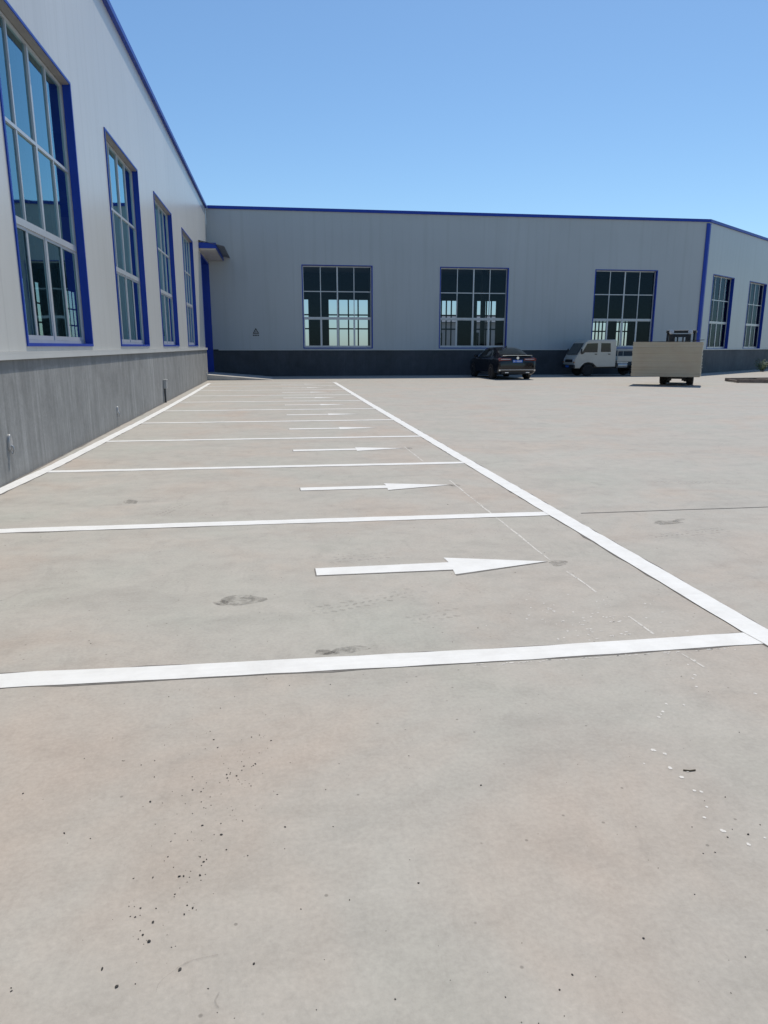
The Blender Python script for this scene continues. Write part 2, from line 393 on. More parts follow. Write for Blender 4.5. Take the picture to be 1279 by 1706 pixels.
def make_window(W, H, rows, parent, loc, rz=0.0, depth=0.115, glass='glass', sash_gap=0.0):
    """aluminium window set back in a blue casing; local x along wall, y inward, z up, origin bottom-left of opening"""
    fr = 0.042
    d0, d1 = depth, depth + 0.05
    m = MB()
    cf = 0.012                                      # casing lining thickness
    x0, x1, z0, z1 = cf + 0.002, W - cf - 0.002, cf + 0.002, H - cf - 0.002
    m.box(x0, d0, z0, x0 + fr, d1, z1); m.box(x1 - fr, d0, z0, x1, d1, z1)
    m.box(x0 + fr, d0, z0, x1 - fr, d1, z0 + fr); m.box(x0 + fr, d0, z1 - fr, x1 - fr, d1, z1)
    iw = x1 - x0 - 2 * fr
    cols = [x0 + fr + iw * k / 4 for k in (1, 2, 3)]
    r1, r2 = rows                                  # transom heights
    zb = [(z0 + fr, r1 - 0.045), (r1 + 0.045, r2 - 0.022), (r2 + 0.022, z1 - fr)]
    m.box(x0 + fr, d0 - 0.012, r1 - 0.045, x1 - fr, d1, r1 + 0.045)
    m.box(x0 + fr, d0, r2 - 0.022, x1 - fr, d1, r2 + 0.022)
    for j, (a, b) in enumerate(zb):
        for k, c in enumerate(cols):
            hw = 0.034 if k == 1 else 0.02
            m.box(c - hw, d0 + (0.0 if k == 1 else 0.004), a, c + hw, d1 - 0.004, b)
    win = m.build('window', M['alu'], parent, loc=loc, rz=rz)
    # sliding sashes of the bottom row
    s = MB(); a, b = zb[0]
    bays = [x0 + fr] + cols + [x1 - fr]
    for k in range(4):
        hl = 0.0 if k == 0 else (0.034 if k == 2 else 0.02); hr = 0.0 if k == 3 else (0.034 if k == 1 else 0.02)
        l, r = bays[k] + hl + .002, bays[k + 1] - hr - .002; yy = d0 + (0.004 if k % 2 == 0 else 0.012); t = 0.026
        s.box(l, yy, a + .002, l + t, yy + 0.012, b - .002); s.box(r - t, yy, a + .002, r, yy + 0.012, b - .002)
        s.box(l + t, yy, a + .002, r - t, yy + 0.012, a + 0.06); s.box(l + t, yy, b - 0.04, r - t, yy + 0.012, b - .002)
    s.build('sash', M['alu'], win)
    p = MB()
    for j, (za, zb_) in enumerate(zb):
        for k in range(4):
            tilt = random.uniform(-0.0008, 0.0008); yy = d0 + 0.028
            l, r = bays[k] + 0.001, bays[k + 1] - 0.001
            p.quad([(l, yy + tilt, za), (r, yy - tilt, za), (r, yy - tilt * .5, zb_), (l, yy + tilt * .5, zb_)])
    p.build('pane', M[glass], win)
    c = MB(); o = 0.034; pr = 0.018                # slim face trim round the opening + blue jamb linings
    c.box(-o, -pr, -0.03, cf, depth - .01, H + o); c.box(W - cf, -pr, -0.03, W + o, depth - .01, H + o)
    c.box(cf, -pr, H - .004, W - cf, -.003, H + o); c.box(cf, -pr, -0.03, W - cf, depth - .01, cf)
    hl_ = MB(); hl_.box(cf + .001, 0.004, H - cf, W - cf - .001, depth - .01, H - .001); hl_.build('head_lining', M['lining'], win)
    c.build('casing', M['blue'], win)
    return win

# ------------------------------------------------------------------ ground
g = MB(); g.quad([(-700, -500, 0), (700, -500, 0), (700, 900, 0), (-700, 900, 0)])
tag(g.build('ground', M['ground']), kind='structure')
j = MB()
pts = [(2.75 + k * 0.5, 6.10 - 0.004 * k + random.uniform(-.006, .006)) for k in range(0, 70)]
for (xa, ya), (xb, yb) in zip(pts, pts[1:]):
    j.quad([(xa, ya - .007, .003), (xb, yb - .007, .003), (xb, yb + .007, .003), (xa, ya + .007, .003)])
tag(j.build('expansion_joint', M['dark_line']), kind='structure')

# ------------------------------------------------------------------ side warehouse (left)
XW = -3.05
side = empty('warehouse', (XW, 0, 0), R(90), 'long pale steel-clad warehouse side with four tall blue-trimmed windows above a grey rendered plinth', 'warehouse')
W1 = [(9.80, 13.12), (15.55, 18.92), (21.35, 24.75), (27.45, 30.85)]
ZB, ZT, ZR = 1.53, 5.52, 8.0
DOOR = (34.15, 37.9, 0.26, 5.5)
holes = [(a, b, ZB, ZT) for a, b in W1] + [(-6, -2.7, ZB, ZT), (-0.2, 3.1, ZB, ZT)]
wall_mesh(-14, 38.0, 1.44, ZR, holes + [(DOOR[0], 38.01, 1.0, DOOR[3])], 0.12).build('wall', M['panel'], side)
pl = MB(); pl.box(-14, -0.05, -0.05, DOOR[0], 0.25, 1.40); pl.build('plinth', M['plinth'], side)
jb = MB(); strip_pts = [(x_ * .35 - 14, -0.062 + random.gauss(0, .006)) for x_ in range(0, 138)]
for (xa, ya), (xb, yb) in zip(strip_pts, strip_pts[1:]): jb.quad([(xa, ya - .012, .004), (xb, yb - .012, .004), (xb, -.045, .004), (xa, -.045, .004)])
jb.build('foot_joint', M['dark_line'], side)
fl = MB(); fl.box(-14, -0.085, 1.402, DOOR[0] + .02, 0.03, 1.438)
fl.prism([(-0.088, 1.35), (-0.085, 1.402), (-0.052, 1.402), (-0.052, 1.398)], -14, DOOR[0] + .02, axis='x')
flo = fl.build('flashing', M['flash'], side)
rt = MB(); rt.box(-14, -0.09, ZR + 0.002, 38.0, 0.25, ZR + 0.115); rt.build('roof_trim', M['blue'], side)
rows = (1.53, 2.70)
w_first = None
for a, b in W1 + [(-6, -2.7), (-0.2, 3.1)]:
    make_window(b - a, ZT - ZB, rows, side, (a, 0, ZB))
# door
dm = MB(); dm.box(DOOR[0] + .07, 0.30, DOOR[2], DOOR[1] - .07, 0.36, DOOR[3] - .07)
for k in range(12):
    y_ = DOOR[0] + .12 + k * 0.30
    dm.box(y_, 0.285, DOOR[2] + .05, y_ + 0.03, 0.2995, DOOR[3] - .1)
door = dm.build('door', M['bluedoor'], side)
fm = MB(); fm.box(DOOR[0] + 0.003, -0.02, 0.02, DOOR[0] + .07, 0.36, DOOR[3]); fm.box(DOOR[1] - .07, -0.035, 0.02, DOOR[1] + .09, 0.36, DOOR[3])
fm.box(DOOR[0] + .07, -0.02, DOOR[3] - .07, DOOR[1] - .07, 0.36, DOOR[3]); fm.build('door_frame', M['blue'], door)
hd = MB(); hd.box(36.0, 0.25, 1.2, 36.04, 0.28, 1.6); hd.build('handle', M['galv'], door)
# canopy over the door
cm = MB(); cm.box(33.55, -0.72, 5.62, 37.98, -0.003, 5.70)
cm.box(33.62, -0.70, 5.58, 37.9, -0.01, 5.619)
can = cm.build('canopy', M['soffit'], side)
ca = MB(); ca.box(33.50, -0.74, 5.63, 33.548, -0.004, 5.86); ca.box(33.55, -0.76, 5.60, 37.98, -0.722, 5.80)
ca.build('fascia', M['blue'], can)
cs = MB()
n = 24
for k in range(n):
    ya = 33.45 + (4.53) * k / n; yb = 33.45 + 4.53 * (k + 1) / n; e = 0.02 if k % 2 else 0.0
    cs.prism([(-0.003, 5.94 + e), (-0.003, 5.955 + e), (-1.08, 5.725 + e), (-1.08, 5.71 + e)], ya, yb - .001, axis='x')
cs.build('roof_sheet', M['roofm'], can)
# shell behind
sh = MB()
sh.box(-14, 0.32, ZR - 0.25, 66, 12.0, ZR - 0.1)
sh.build('roof', M['roofm'], side)
sh = MB(); sh.box(-14, 0.3, -.1, 66, 11.79, 0.012); sh.build('floor', M['floor'], side)
far_open = [(9.6 + 5.83 * k, 13.6 + 5.83 * k, ZB, ZT) for k in range(-3, 9)]
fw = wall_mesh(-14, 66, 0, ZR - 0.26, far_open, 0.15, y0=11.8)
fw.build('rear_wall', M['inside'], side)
for h_ in far_open:
    mb = MB()
    for q in (0.25, .5, .75):
        x_ = h_[0] + (h_[1] - h_[0]) * q; mb.box(x_ - .05, 11.85, ZB, x_ + .05, 11.9, ZT)
    for z_ in (ZB + 1.5, ZB + 2.7): mb.box(h_[0], 11.91, z_ - .05, h_[1], 11.96, z_ + .05)
    mb.build('rear_window', M['steel'], side)
ew = MB(); ew.box(-14.15, 0.0, 0, -14.002, 12, ZR - 0.1); ew.build('end_wall', M['panel'], side)
for k in range(9):
    c_ = MB(); x_ = -11.1 + 5.83 * k + 1.0
    c_.box(x_ - .12, 0.45, 0, x_ + .12, 0.75, ZR - .252); c_.box(x_ - .12, 11.2, 0, x_ + .12, 11.5, ZR - .252)
    c_.box(x_ - .1, 0.75, ZR - 0.8, x_ + .1, 11.2, ZR - .252)
    c_.build('column', M['steel'], side)

# ------------------------------------------------------------------ rear warehouse (back wall + angled wing)
YB = 38.0; XC = 23.4; ANG = R(37.6)
DV = Vector((math.cos(ANG), math.sin(ANG), 0))
rear = empty('warehouse', (0, YB, 0), 0, 'shaded blue-grey warehouse closing the yard, with a dark plinth and an angled right wing', 'warehouse')
ZBB, ZTB, ZP = 1.42, 5.46, 1.30
W2 = [(1.55, 5.08), (8.66, 12.28), (17.12, 20.62)]
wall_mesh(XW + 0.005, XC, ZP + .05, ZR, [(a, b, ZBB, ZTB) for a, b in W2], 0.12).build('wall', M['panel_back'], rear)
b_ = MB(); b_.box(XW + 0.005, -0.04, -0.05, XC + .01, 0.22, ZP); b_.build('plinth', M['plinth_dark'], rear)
b_ = MB(); b_.box(XW + 0.3, -0.075, ZP + .002, XC + .02, 0.02, ZP + .048); b_.build('flashing', M['flash'], rear)
b_ = MB(); b_.box(XW + 0.1, -0.08, ZR + .002, XC + .03, 0.25, ZR + .14); b_.build('roof_trim', M['blue'], rear)
for a, b in W2: make_window(b - a, ZTB - ZBB, (1.50, 2.80), rear, (a, 0, ZBB), glass='glass_back', depth=0.14)
WL = 26.0
W3 = [(1.30, 4.58), (7.38, 10.60), (13.4, 16.6)]
wing = (XC, 0, 0)
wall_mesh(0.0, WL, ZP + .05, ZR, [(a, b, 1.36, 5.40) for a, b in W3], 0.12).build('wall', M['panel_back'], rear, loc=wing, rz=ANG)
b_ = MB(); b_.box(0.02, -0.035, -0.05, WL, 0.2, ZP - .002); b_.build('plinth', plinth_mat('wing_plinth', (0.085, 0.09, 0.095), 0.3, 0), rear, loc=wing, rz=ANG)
b_ = MB(); b_.box(0.03, -0.075, ZP, WL, 0.02, ZP + .048); b_.build('flashing', M['flash'], rear, loc=wing, rz=ANG)
b_ = MB(); b_.box(0.0, -0.08, ZR + .003, WL, 0.25, ZR + .138); b_.build('roof_trim', M['blue'], rear, loc=wing, rz=ANG)
for a, b in W3:
    p_ = Vector(wing) + DV * a
    make_window(b - a, 5.40 - 1.36, (1.50, 2.72), rear, (p_.x, p_.y, 1.36), rz=ANG, glass='glass_back', depth=0.16)
b_ = MB()
b_.prism([(XC - .16, -0.055), (XC + .012, -0.055), (XC + .012 + .16 * DV.x, -0.055 + .16 * DV.y), (XC + .16 * DV.x - .02, .16 * DV.y + .01), (XC - .02, -0.004), (XC - .16, -0.004)], ZP + .05, ZR - .062, axis='z')
b_.build('corner_trim', M['blue'], rear)
# roof, far walls, columns
b_ = MB(); b_.prism([(XW - .28, 0.24), (XC - .1, 0.24), (38, 12), (38, 27.9), (XW - .28, 27.9)], -.1, 0.014, axis='z'); b_.build('floor', M['floor'], rear)
E1 = (XC + DV.x * WL, DV.y * WL)
b_ = MB(); b_.prism([(XW, 0.26), (XC - .1, 0.26), (E1[0] - .2, E1[1] + .26), (E1[0] - .2, 28.2), (XW, 28.2)], ZR - .22, ZR - .1, axis='z'); b_.build('roof', M['roofm'], rear)
far = [(-7.5, -4.0), (-0.4, 3.15), (4.95, 8.45), (14.7, 16.57), (18.5, 20.3)]
low = [(29.7, 31.1), (32.15, 33.3)]
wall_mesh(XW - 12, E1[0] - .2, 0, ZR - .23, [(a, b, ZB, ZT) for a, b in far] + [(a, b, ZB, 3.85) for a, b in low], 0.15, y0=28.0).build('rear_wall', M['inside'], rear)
for a, b in far + low:
    mb = MB(); ZT_ = 3.85 if (a, b) in low else ZT
    for q in (0.25, .5, .75):
        x_ = a + (b - a) * q; mb.box(x_ - .06, 28.03, ZB, x_ + .06, 28.08, ZT_)
    for z_ in (ZB + 1.35, ZB + 2.2) if ZT_ < 4 else (ZB + 1.5, ZB + 2.7): mb.box(a, 28.085, z_ - .06, b, 28.13, z_ + .06)
    mb.build('rear_window', M['steel'], rear)
b_ = MB(); b_.box(E1[0] - .19, E1[1] + .1, 0, E1[0] - .04, 28.2, ZR - .1); b_.build('end_wall', M['panel_back'], rear)
for x_ in (-0.6, 6.9, 15.0, 22.4):
    c_ = MB(); c_.box(x_ - .12, 0.45, 0, x_ + .12, 0.75, ZR - .222); c_.box(x_ - .14, 13.8, 0, x_ + .14, 14.15, ZR - .222)
    c_.box(x_ - .1, 0.75, ZR - .75, x_ + .1, 13.8, ZR - .222); c_.build('column', M['steel'], rear)

sh2 = empty('shed', (21.5, 80, 0), 0, 'grey low building glimpsed through the windows of the rear warehouse', 'building')
q = MB(); q.box(-6, 0, 0, 12, 9, 4.1); q.build('wall', M['flash'], sh2)
q = MB(); q.prism([(-.4, 4.05), (4.5, 5.0), (9.4, 4.05), (9.4, 4.12), (4.5, 5.1), (-.4, 4.12)], -6.3, 12.3, axis='x'); q.build('roof', M['roofm'], sh2)
for k in range(4):
    q = MB(); q.box(-5 + k * 4.2, -.04, 1.2, -3 + k * 4.2, -.003, 3.0); q.build('window', M['carglass'], sh2)

# triangular wall sign with a dark caption strip
sg = empty('wall_sign', (-0.86, YB - 0.006, 2.22), 0, 'small black triangular warning sign with a caption strip on the shaded end wall', 'sign')
t_ = MB()
def tri(r, cz): return [(r * math.sin(R(a)), cz + r * math.cos(R(a))) for a in (0, 120, 240)]
o_, i_ = tri(0.185, 0), tri(0.115, 0)
for k in range(3):
    q = [o_[k], o_[(k + 1) % 3], i_[(k + 1) % 3], i_[k]]
    t_.prism(q, -0.012, 0.0, axis='y')
t_.build('triangle', M['signblack'], sg)
t_ = MB(); t_.prism([(0.012, 0.065), (-0.03, -0.012), (0.002, -0.012), (-0.016, -0.06), (0.034, 0.012), (0.004, 0.012)], -0.008, 0.0, axis='y'); t_.build('symbol', M['signblack'], sg)
t_ = MB()
for k in range(4): t_.box(-0.15 + k * 0.08, -0.006, -0.205, -0.15 + k * 0.08 + 0.055, 0, -0.145)
t_.build('caption', M['signblack'], sg)

# ramp to the side door
rp = MB(); rp.prism([(XW - .3, 0.0), (XW - .3, 0.25), (XW + .1, 0.25), (-0.15, 0.012), (-0.1, 0.0)], 33.75, 37.4, axis='y', bevel=0.02)
tag(rp.build('door_ramp', M['ramp']), 'low pale concrete ramp rising to the blue warehouse door', 'ramp')

# fittings along the plinth
def ring_fitting(Y, z, label, s=1.0):
    e = empty('wall_fitting', (XW + .05, Y, z), R(90), label, 'wall fitting', 'metal fittings low on the rendered plinth')
    m = MB(); m.prism([(0.055 * s * math.cos(a), 0.10 * s * math.sin(a)) for a in [2 * math.pi * k / 20 for k in range(20)]], -0.03 * s, 0.02, axis='y', bevel=0.006)
    m.build('plate', M['galv'], e, smooth=True)
    m = MB(); m.tube([(0, -0.02, -0.03 * s), (0, -0.045 * s, -0.05 * s), (0.005, -0.05 * s, -0.10 * s), (0.01, -0.04 * s, -0.135 * s), (0.012, -0.02 * s, -0.12 * s)], 0.011 * s)
    m.build('hook', M['galv'], e, smooth=True)
    return e
ring_fitting(8.62, 0.44, 'oval galvanised plate with a hook, nearest fitting on the grey plinth', 0.95)
ring_fitting(14.4, 0.30, 'small hooked metal plate on the streaked plinth below the second tall window', 0.85)
ring_fitting(33.3, 0.30, 'tiny metal plate on the plinth end beside the blue door', 0.6)
e = empty('junction_box', (XW + .05, 20.5, 0), R(90), 'grey junction box with a conduit running down the plinth to the ground', 'junction box')
m = MB(); m.box(-0.09, -0.09, 0.38, 0.09, 0.0, 0.60, 0.01); m.build('box', M['galv'], e)
m = MB(); m.box(-0.1, -0.1, 0.602, 0.1, 0.0, 0.625); m.build('lid', M['flash'], e)
m = MB(); m.cyl((-0.03, -0.035, 0.0), (-0.03, -0.035, 0.379), 0.024); m.build('conduit', M['steel'], e, smooth=True)

# ------------------------------------------------------------------ painted markings
def strip(pts, wid, z, mb, jit=0.006, off=0.0):
    """band along pts (x,y); edge wanders a little"""
    # resample
    P = [Vector((*p, 0)) for p in pts]; out = []
    for a, b in zip(P, P[1:]):
        n_ = max(1, int((b - a).length / 0.14))
        out += [a.lerp(b, k / n_) for k in range(n_)]
    out.append(P[-1])
    L = []; Rr = []
    for i, p in enumerate(out):
        d = (out[min(i + 1, len(out) - 1)] - out[max(i - 1, 0)]).normalized(); nrm = Vector((-d.y, d.x, 0))
        wl = wid / 2 + random.gauss(0, jit * .5); wr = wid / 2 + random.gauss(0, jit * .5)
        L.append(mb.bm.verts.new((p + nrm * (wl + off)).to_tuple()[:2] + (z,))); Rr.append(mb.bm.verts.new((p - nrm * (wr - off)).to_tuple()[:2] + (z,)))
    for i in range(len(out) - 1): mb.bm.faces.new([L[i], Rr[i], Rr[i + 1], L[i + 1]])

def painted(name, pts, wid, z, label, group, cat='painted line'):
    m = MB(); strip(pts, wid, z, m); o = m.build(name, M['paint'])
    tag(o, label, cat, group)
    gm = MB(); strip(pts, wid + 0.010, z * .45, gm, 0.014, -0.002)  # slightly wider dark band under the paint, showing as a thin rim
    gm.build('dark_edge', M['dark_line'], o)
    return o
RX = 2.52
painted('parking_line', [(RX + .02, 2.7), (RX, 3.3), (RX - .01, 6), (RX - .02, 12), (RX - .03, 20), (RX, 31.0)], 0.155, 0.0052,
        'long white line running up the yard along the open right-hand ends of the bays', 'white parking bay lines')
painted('parking_line', [(-2.99, 6.9), (-2.92, 8.0), (-2.83, 9.6), (-2.78, 12.3), (-2.72, 15.2), (-2.68, 18.5), (-2.66, 24), (-2.68, 31.0)], 0.15, 0.0052,
        'long white line running beside the foot of the grey plinth', 'white parking bay lines')
ordn = ['nearest', 'second', 'third', 'fourth', 'fifth', 'sixth', 'seventh', 'eighth', 'ninth', 'tenth', 'farthest']
YL = [3.2, 6.15, 9.15, 12.05, 14.9, 17.7, 20.45, 23.0, 25.8, 28.5, 30.85]
near_pts = [(-2.2, 3.38), (-1.32, 3.27), (-0.5, 3.24), (0.37, 3.22), (1.2, 3.20), (2.53, 3.205)]
for k, y in enumerate(YL):
    pts = near_pts if k == 0 else [(-2.86 if k == 1 else (-2.78 if k < 4 else -2.68), y + 0.05), (0, y + .02), (2.45, y - .02)]
    painted('parking_line', pts, 0.15 if k < 3 else 0.14, 0.0032,
            f'{ordn[k]} white cross line between the bays, counted from the foreground', 'white parking bay lines')

def arrow(y, k, dx=0.0):
    jt = lambda s=0.008: random.uniform(-s, s)
    y0 = y
    pts = [(0.235 + dx, y0 - .075 + jt()), (0.235 + dx, y0 + .085 + jt()), (1.18 + dx, y0 + .085 + jt()), (1.17 + dx, y0 + .205 + jt()), (1.88 + dx, y0 + .01), (1.16 + dx, y0 - .185 + jt()), (1.17 + dx, y0 - .075 + jt())]
    m = MB(); z = 0.0032
    q = [(*p, z) for p in pts]
    m.quad([q[0], q[1], q[2], q[6]]); m.quad([q[6], q[2], q[3], q[4]][0:4]); m.quad([q[6], q[4], q[5]])
    o = m.build('painted_arrow', M['paint'])
    lab = f'white painted arrow pointing right in the {ordn[k]} bay' + (' from the foreground' if k < 9 else ' beside the end wall')
    tag(o, lab, 'painted arrow', 'white arrows painted in the bays')
    gm = MB(); c_ = Vector((0.95 + dx, y0, 0)); gq = [((p[0] - c_.x) * 1.012 + c_.x, (p[1] - c_.y) * 1.07 + c_.y - .008, .0016) for p in pts]  # dark, slightly larger copy of the arrow, showing as a rim
    gm.quad([gq[0], gq[1], gq[2], gq[6]]); gm.quad([gq[6], gq[2], gq[3], gq[4]]); gm.quad([gq[6], gq[4], gq[5]])
    gm.build('dark_edge', M['dark_line'], o)
ordn[9] = 'farthest'
for k in range(10):
    yc = [4.68, 7.62, 10.6, 13.45, 16.3, 19.1, 21.75, 24.4, 27.1, 29.7][k]
    arrow(yc, k)

# chalk guide line through the arrow tips, broken near the front
ck = empty('chalk_line', (1.93, 3, 0), 0, 'thin broken chalk line crossing the bays at the arrow tips', 'chalk line')
for (a, b) in (((1.95, 7.9), (1.915, 4.72)), ((1.93, 4.45), (1.95, 4.02)), ((1.95, 3.60), (1.96, 3.34)), ((1.97, 3.08), (1.99, 2.92)), ((1.93, 10.75), (1.93, 9.3))):
    q = MB(); strip([(a[0] - 1.93, a[1] - 3), (b[0] - 1.93, b[1] - 3)], 0.013, 0.0013, q, 0.006); q.build('dash', M['chalk'], ck)

def blob(mb, x, y, rx, ry, z, rot=0.0, n=22, rag=0.25):
    vs = []
    ph = [random.uniform(0, 6.28) for _ in range(4)]
    for k in range(n):
        a = 2 * math.pi * k / n
        r = 1 + rag * (0.5 * math.sin(2 * a + ph[0]) + 0.35 * math.sin(3 * a + ph[1]) + 0.3 * math.sin(5 * a + ph[2]) + random.uniform(-.2, .2))
        px, py = rx * r * math.cos(a), ry * r * math.sin(a)
        vs.append(mb.bm.verts.new((x + px * math.cos(rot) - py * math.sin(rot), y + px * math.sin(rot) + py * math.cos(rot), z)))
    mb.bm.faces.new(vs)
st = MB()
for (x, y, rx, ry, ro) in ((1.95, 4.645, .075, .06, .3), (1.93, 7.6, .06, .08, 0), (-0.25, 4.2, .14, .09, .3), (-0.36, 4.17, .05, .04, 0), (0.32, 3.372, .11, .045, .15), (0.20, 3.365, .05, .03, 0), (-1.45, 7.24, .06, .12, 0.4), (1.97, 10.6, .05, .10, 0), (3.35, 5.65, .15, .06, .1), (3.5, 5.72, .08, .03, .4)):
    blob(st, x, y, rx, ry, 0.0010 + 0.00004 * len(st.bm.faces), ro)
tag(st.build('oil_stain', M['stain']), kind='stuff')

dp = MB()
drips = [(1.38, 2.28, .016), (1.41, 2.25, .012), (1.38, 2.16, .014), (1.39, 2.1, .013), (1.39, 2.02, .010), (1.41, 2.01, .010), (1.34, 1.88, .009), (1.36, 1.81, .014), (1.4, 1.74, .011), (1.47, 1.76, .007), (1.38, 1.93, .008), (1.62, 2.61, .011), (1.57, 2.55, .012), (1.53, 2.51, .011), (1.55, 2.53, .008), (1.69, 2.59, .009), (1.99, 3.0, .010), (1.93, 2.96, .009), (1.9, 2.85, .012), (1.87, 2.82, .010), (1.84, 2.74, .010), (2.06, 2.64, .012), (1.445, 1.66, .015), (1.42, 1.63, .009), (1.43, 2.13, .008), (1.30, 2.2, .006)]
for x, y, r in drips: blob(dp, x, y, r * .55, r * .65, 0.0012, random.random(), 12, 0.2)
for k in range(90):
    x = random.gauss(1.75, .22); y = random.gauss(3.5, .22)
    if abs(y - 3.2) < .1 or x > 2.4: continue
    blob(dp, x, y, random.uniform(.003, .011), random.uniform(.003, .008), 0.0012, 0, 8, 0.3)
for k in range(60):   # flecks along the near line's lower edge
    x = random.uniform(0.9, 2.3); blob(dp, x, 3.115 - abs(random.gauss(0, .012)), random.uniform(.004, .014), random.uniform(.002, .004), 0.0012, 0, 8, 0.3)
tag(dp.build('paint_drips', M['drip']), kind='stuff')

# grit scattered over the slab, thicker in a drift to the left of the foreground
gr = MB()
def grit(x, y, s):
    s *= .62
    m = Matrix.Translation((x, y, s * .35)) @ Matrix.Rotation(random.uniform(0, 6.28), 4, 'Z') @ Matrix.Diagonal((s * random.uniform(.7, 1.5), s * random.uniform(.6, 1.1), s * random.uniform(.4, .8), 1))
    r = bmesh.ops.create_icosphere(gr.bm, subdivisions=1, radius=1.0, matrix=m)
    for v in r['verts']: v.co += Vector((random.uniform(-.25, .25), random.uniform(-.25, .25), random.uniform(-.1, .1))) * s
for k in range(110):
    t_ = random.random()
    grit(-0.40 + 0.30 * t_ + random.gauss(0, .05), 1.55 + 1.05 * t_ + random.gauss(0, .10), abs(random.gauss(0, .0022)) + .0013)
for k in range(60): grit(random.gauss(-0.32, .16), random.gauss(2.2, .35), abs(random.gauss(0, .0018)) + .0012)
for k in range(330):
    y = 1.25 + 5.5 * random.random() ** 1.6; grit(random.uniform(-1.2 - y * .2, 1.0 + y * .35), y, abs(random.gauss(0, .0018)) + .0014)
for (x, y, s) in ((-.27, 1.73, .006), (-.42, 1.72, .005), (-.37, 1.63, .008), (-.28, 1.53, .0075), (-.1, 1.52, .005), (.36, 1.73, .0055), (-0.47, 1.56, .006), (0.9, 1.45, .005)): grit(x, y, s)
tag(gr.build('grit', M['pebble']), kind='stuff')
tw = MB(); tw.tube([(1.418, 2.137, .003), (1.44, 2.13, .003), (1.462, 2.131, .003)], .0025, 6)
tag(tw.build('twig', M['stem']), 'short dark twig lying on the concrete in the right foreground', 'twig')

# faint tyre tread prints and hairline cracks in the slab
tk = MB()
def tread(x, y, ang, n_, rows_, w_, cu=0.0):
    for k in range(n_):
        for r_ in range(rows_):
            a = ang + cu * k; px = x + math.cos(ang + cu * k / 2) * k * .052; py = y + math.sin(ang + cu * k / 2) * k * .052
            o_ = (r_ - (rows_ - 1) / 2) * w_; qx, qy = px - math.sin(a) * o_, py + math.cos(a) * o_
            if random.random() < .85: blob(tk, qx, qy, .022, .010, 0.0032 + .00002 * (k % 5), a + (.6 if r_ % 2 else -.6), 8, .2)
tread(0.18, 3.95, .25, 15, 3, .055, .02); tread(0.72, 3.72, .3, 7, 3, .05); tread(0.35, 4.95, .15, 9, 3, .06)
tread(3.0, 5.2, .2, 14, 3, .06); tread(4.2, 7.4, -.1, 22, 3, .07); tread(-1.1, 6.6, 1.2, 10, 3, .06)
tag(tk.build('tyre_prints', M['tread']), kind='stuff')
hc = MB()
def wander(x, y, ang, n_, st_, tw):
    P = [(x, y)]
    for k in range(n_):
        ang += random.gauss(tw, .22); x += math.cos(ang) * st_; y += math.sin(ang) * st_; P.append((x, y))
    return P
for args in ((-.19, 1.56, 3.2, 9, .02, .12), (-.18, 1.45, 4.2, 4, .012, .3), (2.9, 7.6, .1, 20, .12, 0.0), (5.2, 9.5, .3, 18, .14, 0.02), (3.4, 4.6, 1.2, 12, .06, .05)):
    strip(wander(*args), 0.0035, 0.0028, hc, 0.002)
tag(hc.build('hairline_cracks', M['tread']), kind='stuff')

# ------------------------------------------------------------------ wheels
def wheel(parent, loc, r, wd, side_, rim='rim', spokes=10):
    """side_: -1 shows its face towards local -x"""
    e = MB(); h = wd / 2
    e.lathe([(-h, r * .66), (-h, r * .90), (-h * .8, r * .985), (-h * .3, r), (h * .3, r), (h * .8, r * .985), (h, r * .90), (h, r * .66)], 'x', 32)
    wh = e.build('wheel', M['tyre'], parent, smooth=True, loc=loc)
    f = MB()
    o = side_ * h
    f.lathe([(o * .2, r * .2), (o * .2, r * .62), (o * 1.0, r * .655), (o * 1.0, r * .61), (o * .55, r * .57), (o * .5, r * .56)][::1], 'x', 32)
    for k in range(spokes):
        a = 2 * math.pi * k / spokes
        mt = Matrix.Rotation(a, 4, 'X')
        x0, x1 = sorted((o * .55, o * .92))
        f.box(x0, -r * .05, r * .1, x1, r * .05, r * .6, mat=mt)
    f.cyl((o * .4, 0, 0), (o * .97, 0, 0), r * .16, n=16)
    f.build('rim', M[rim], wh, smooth=True)
    return wh

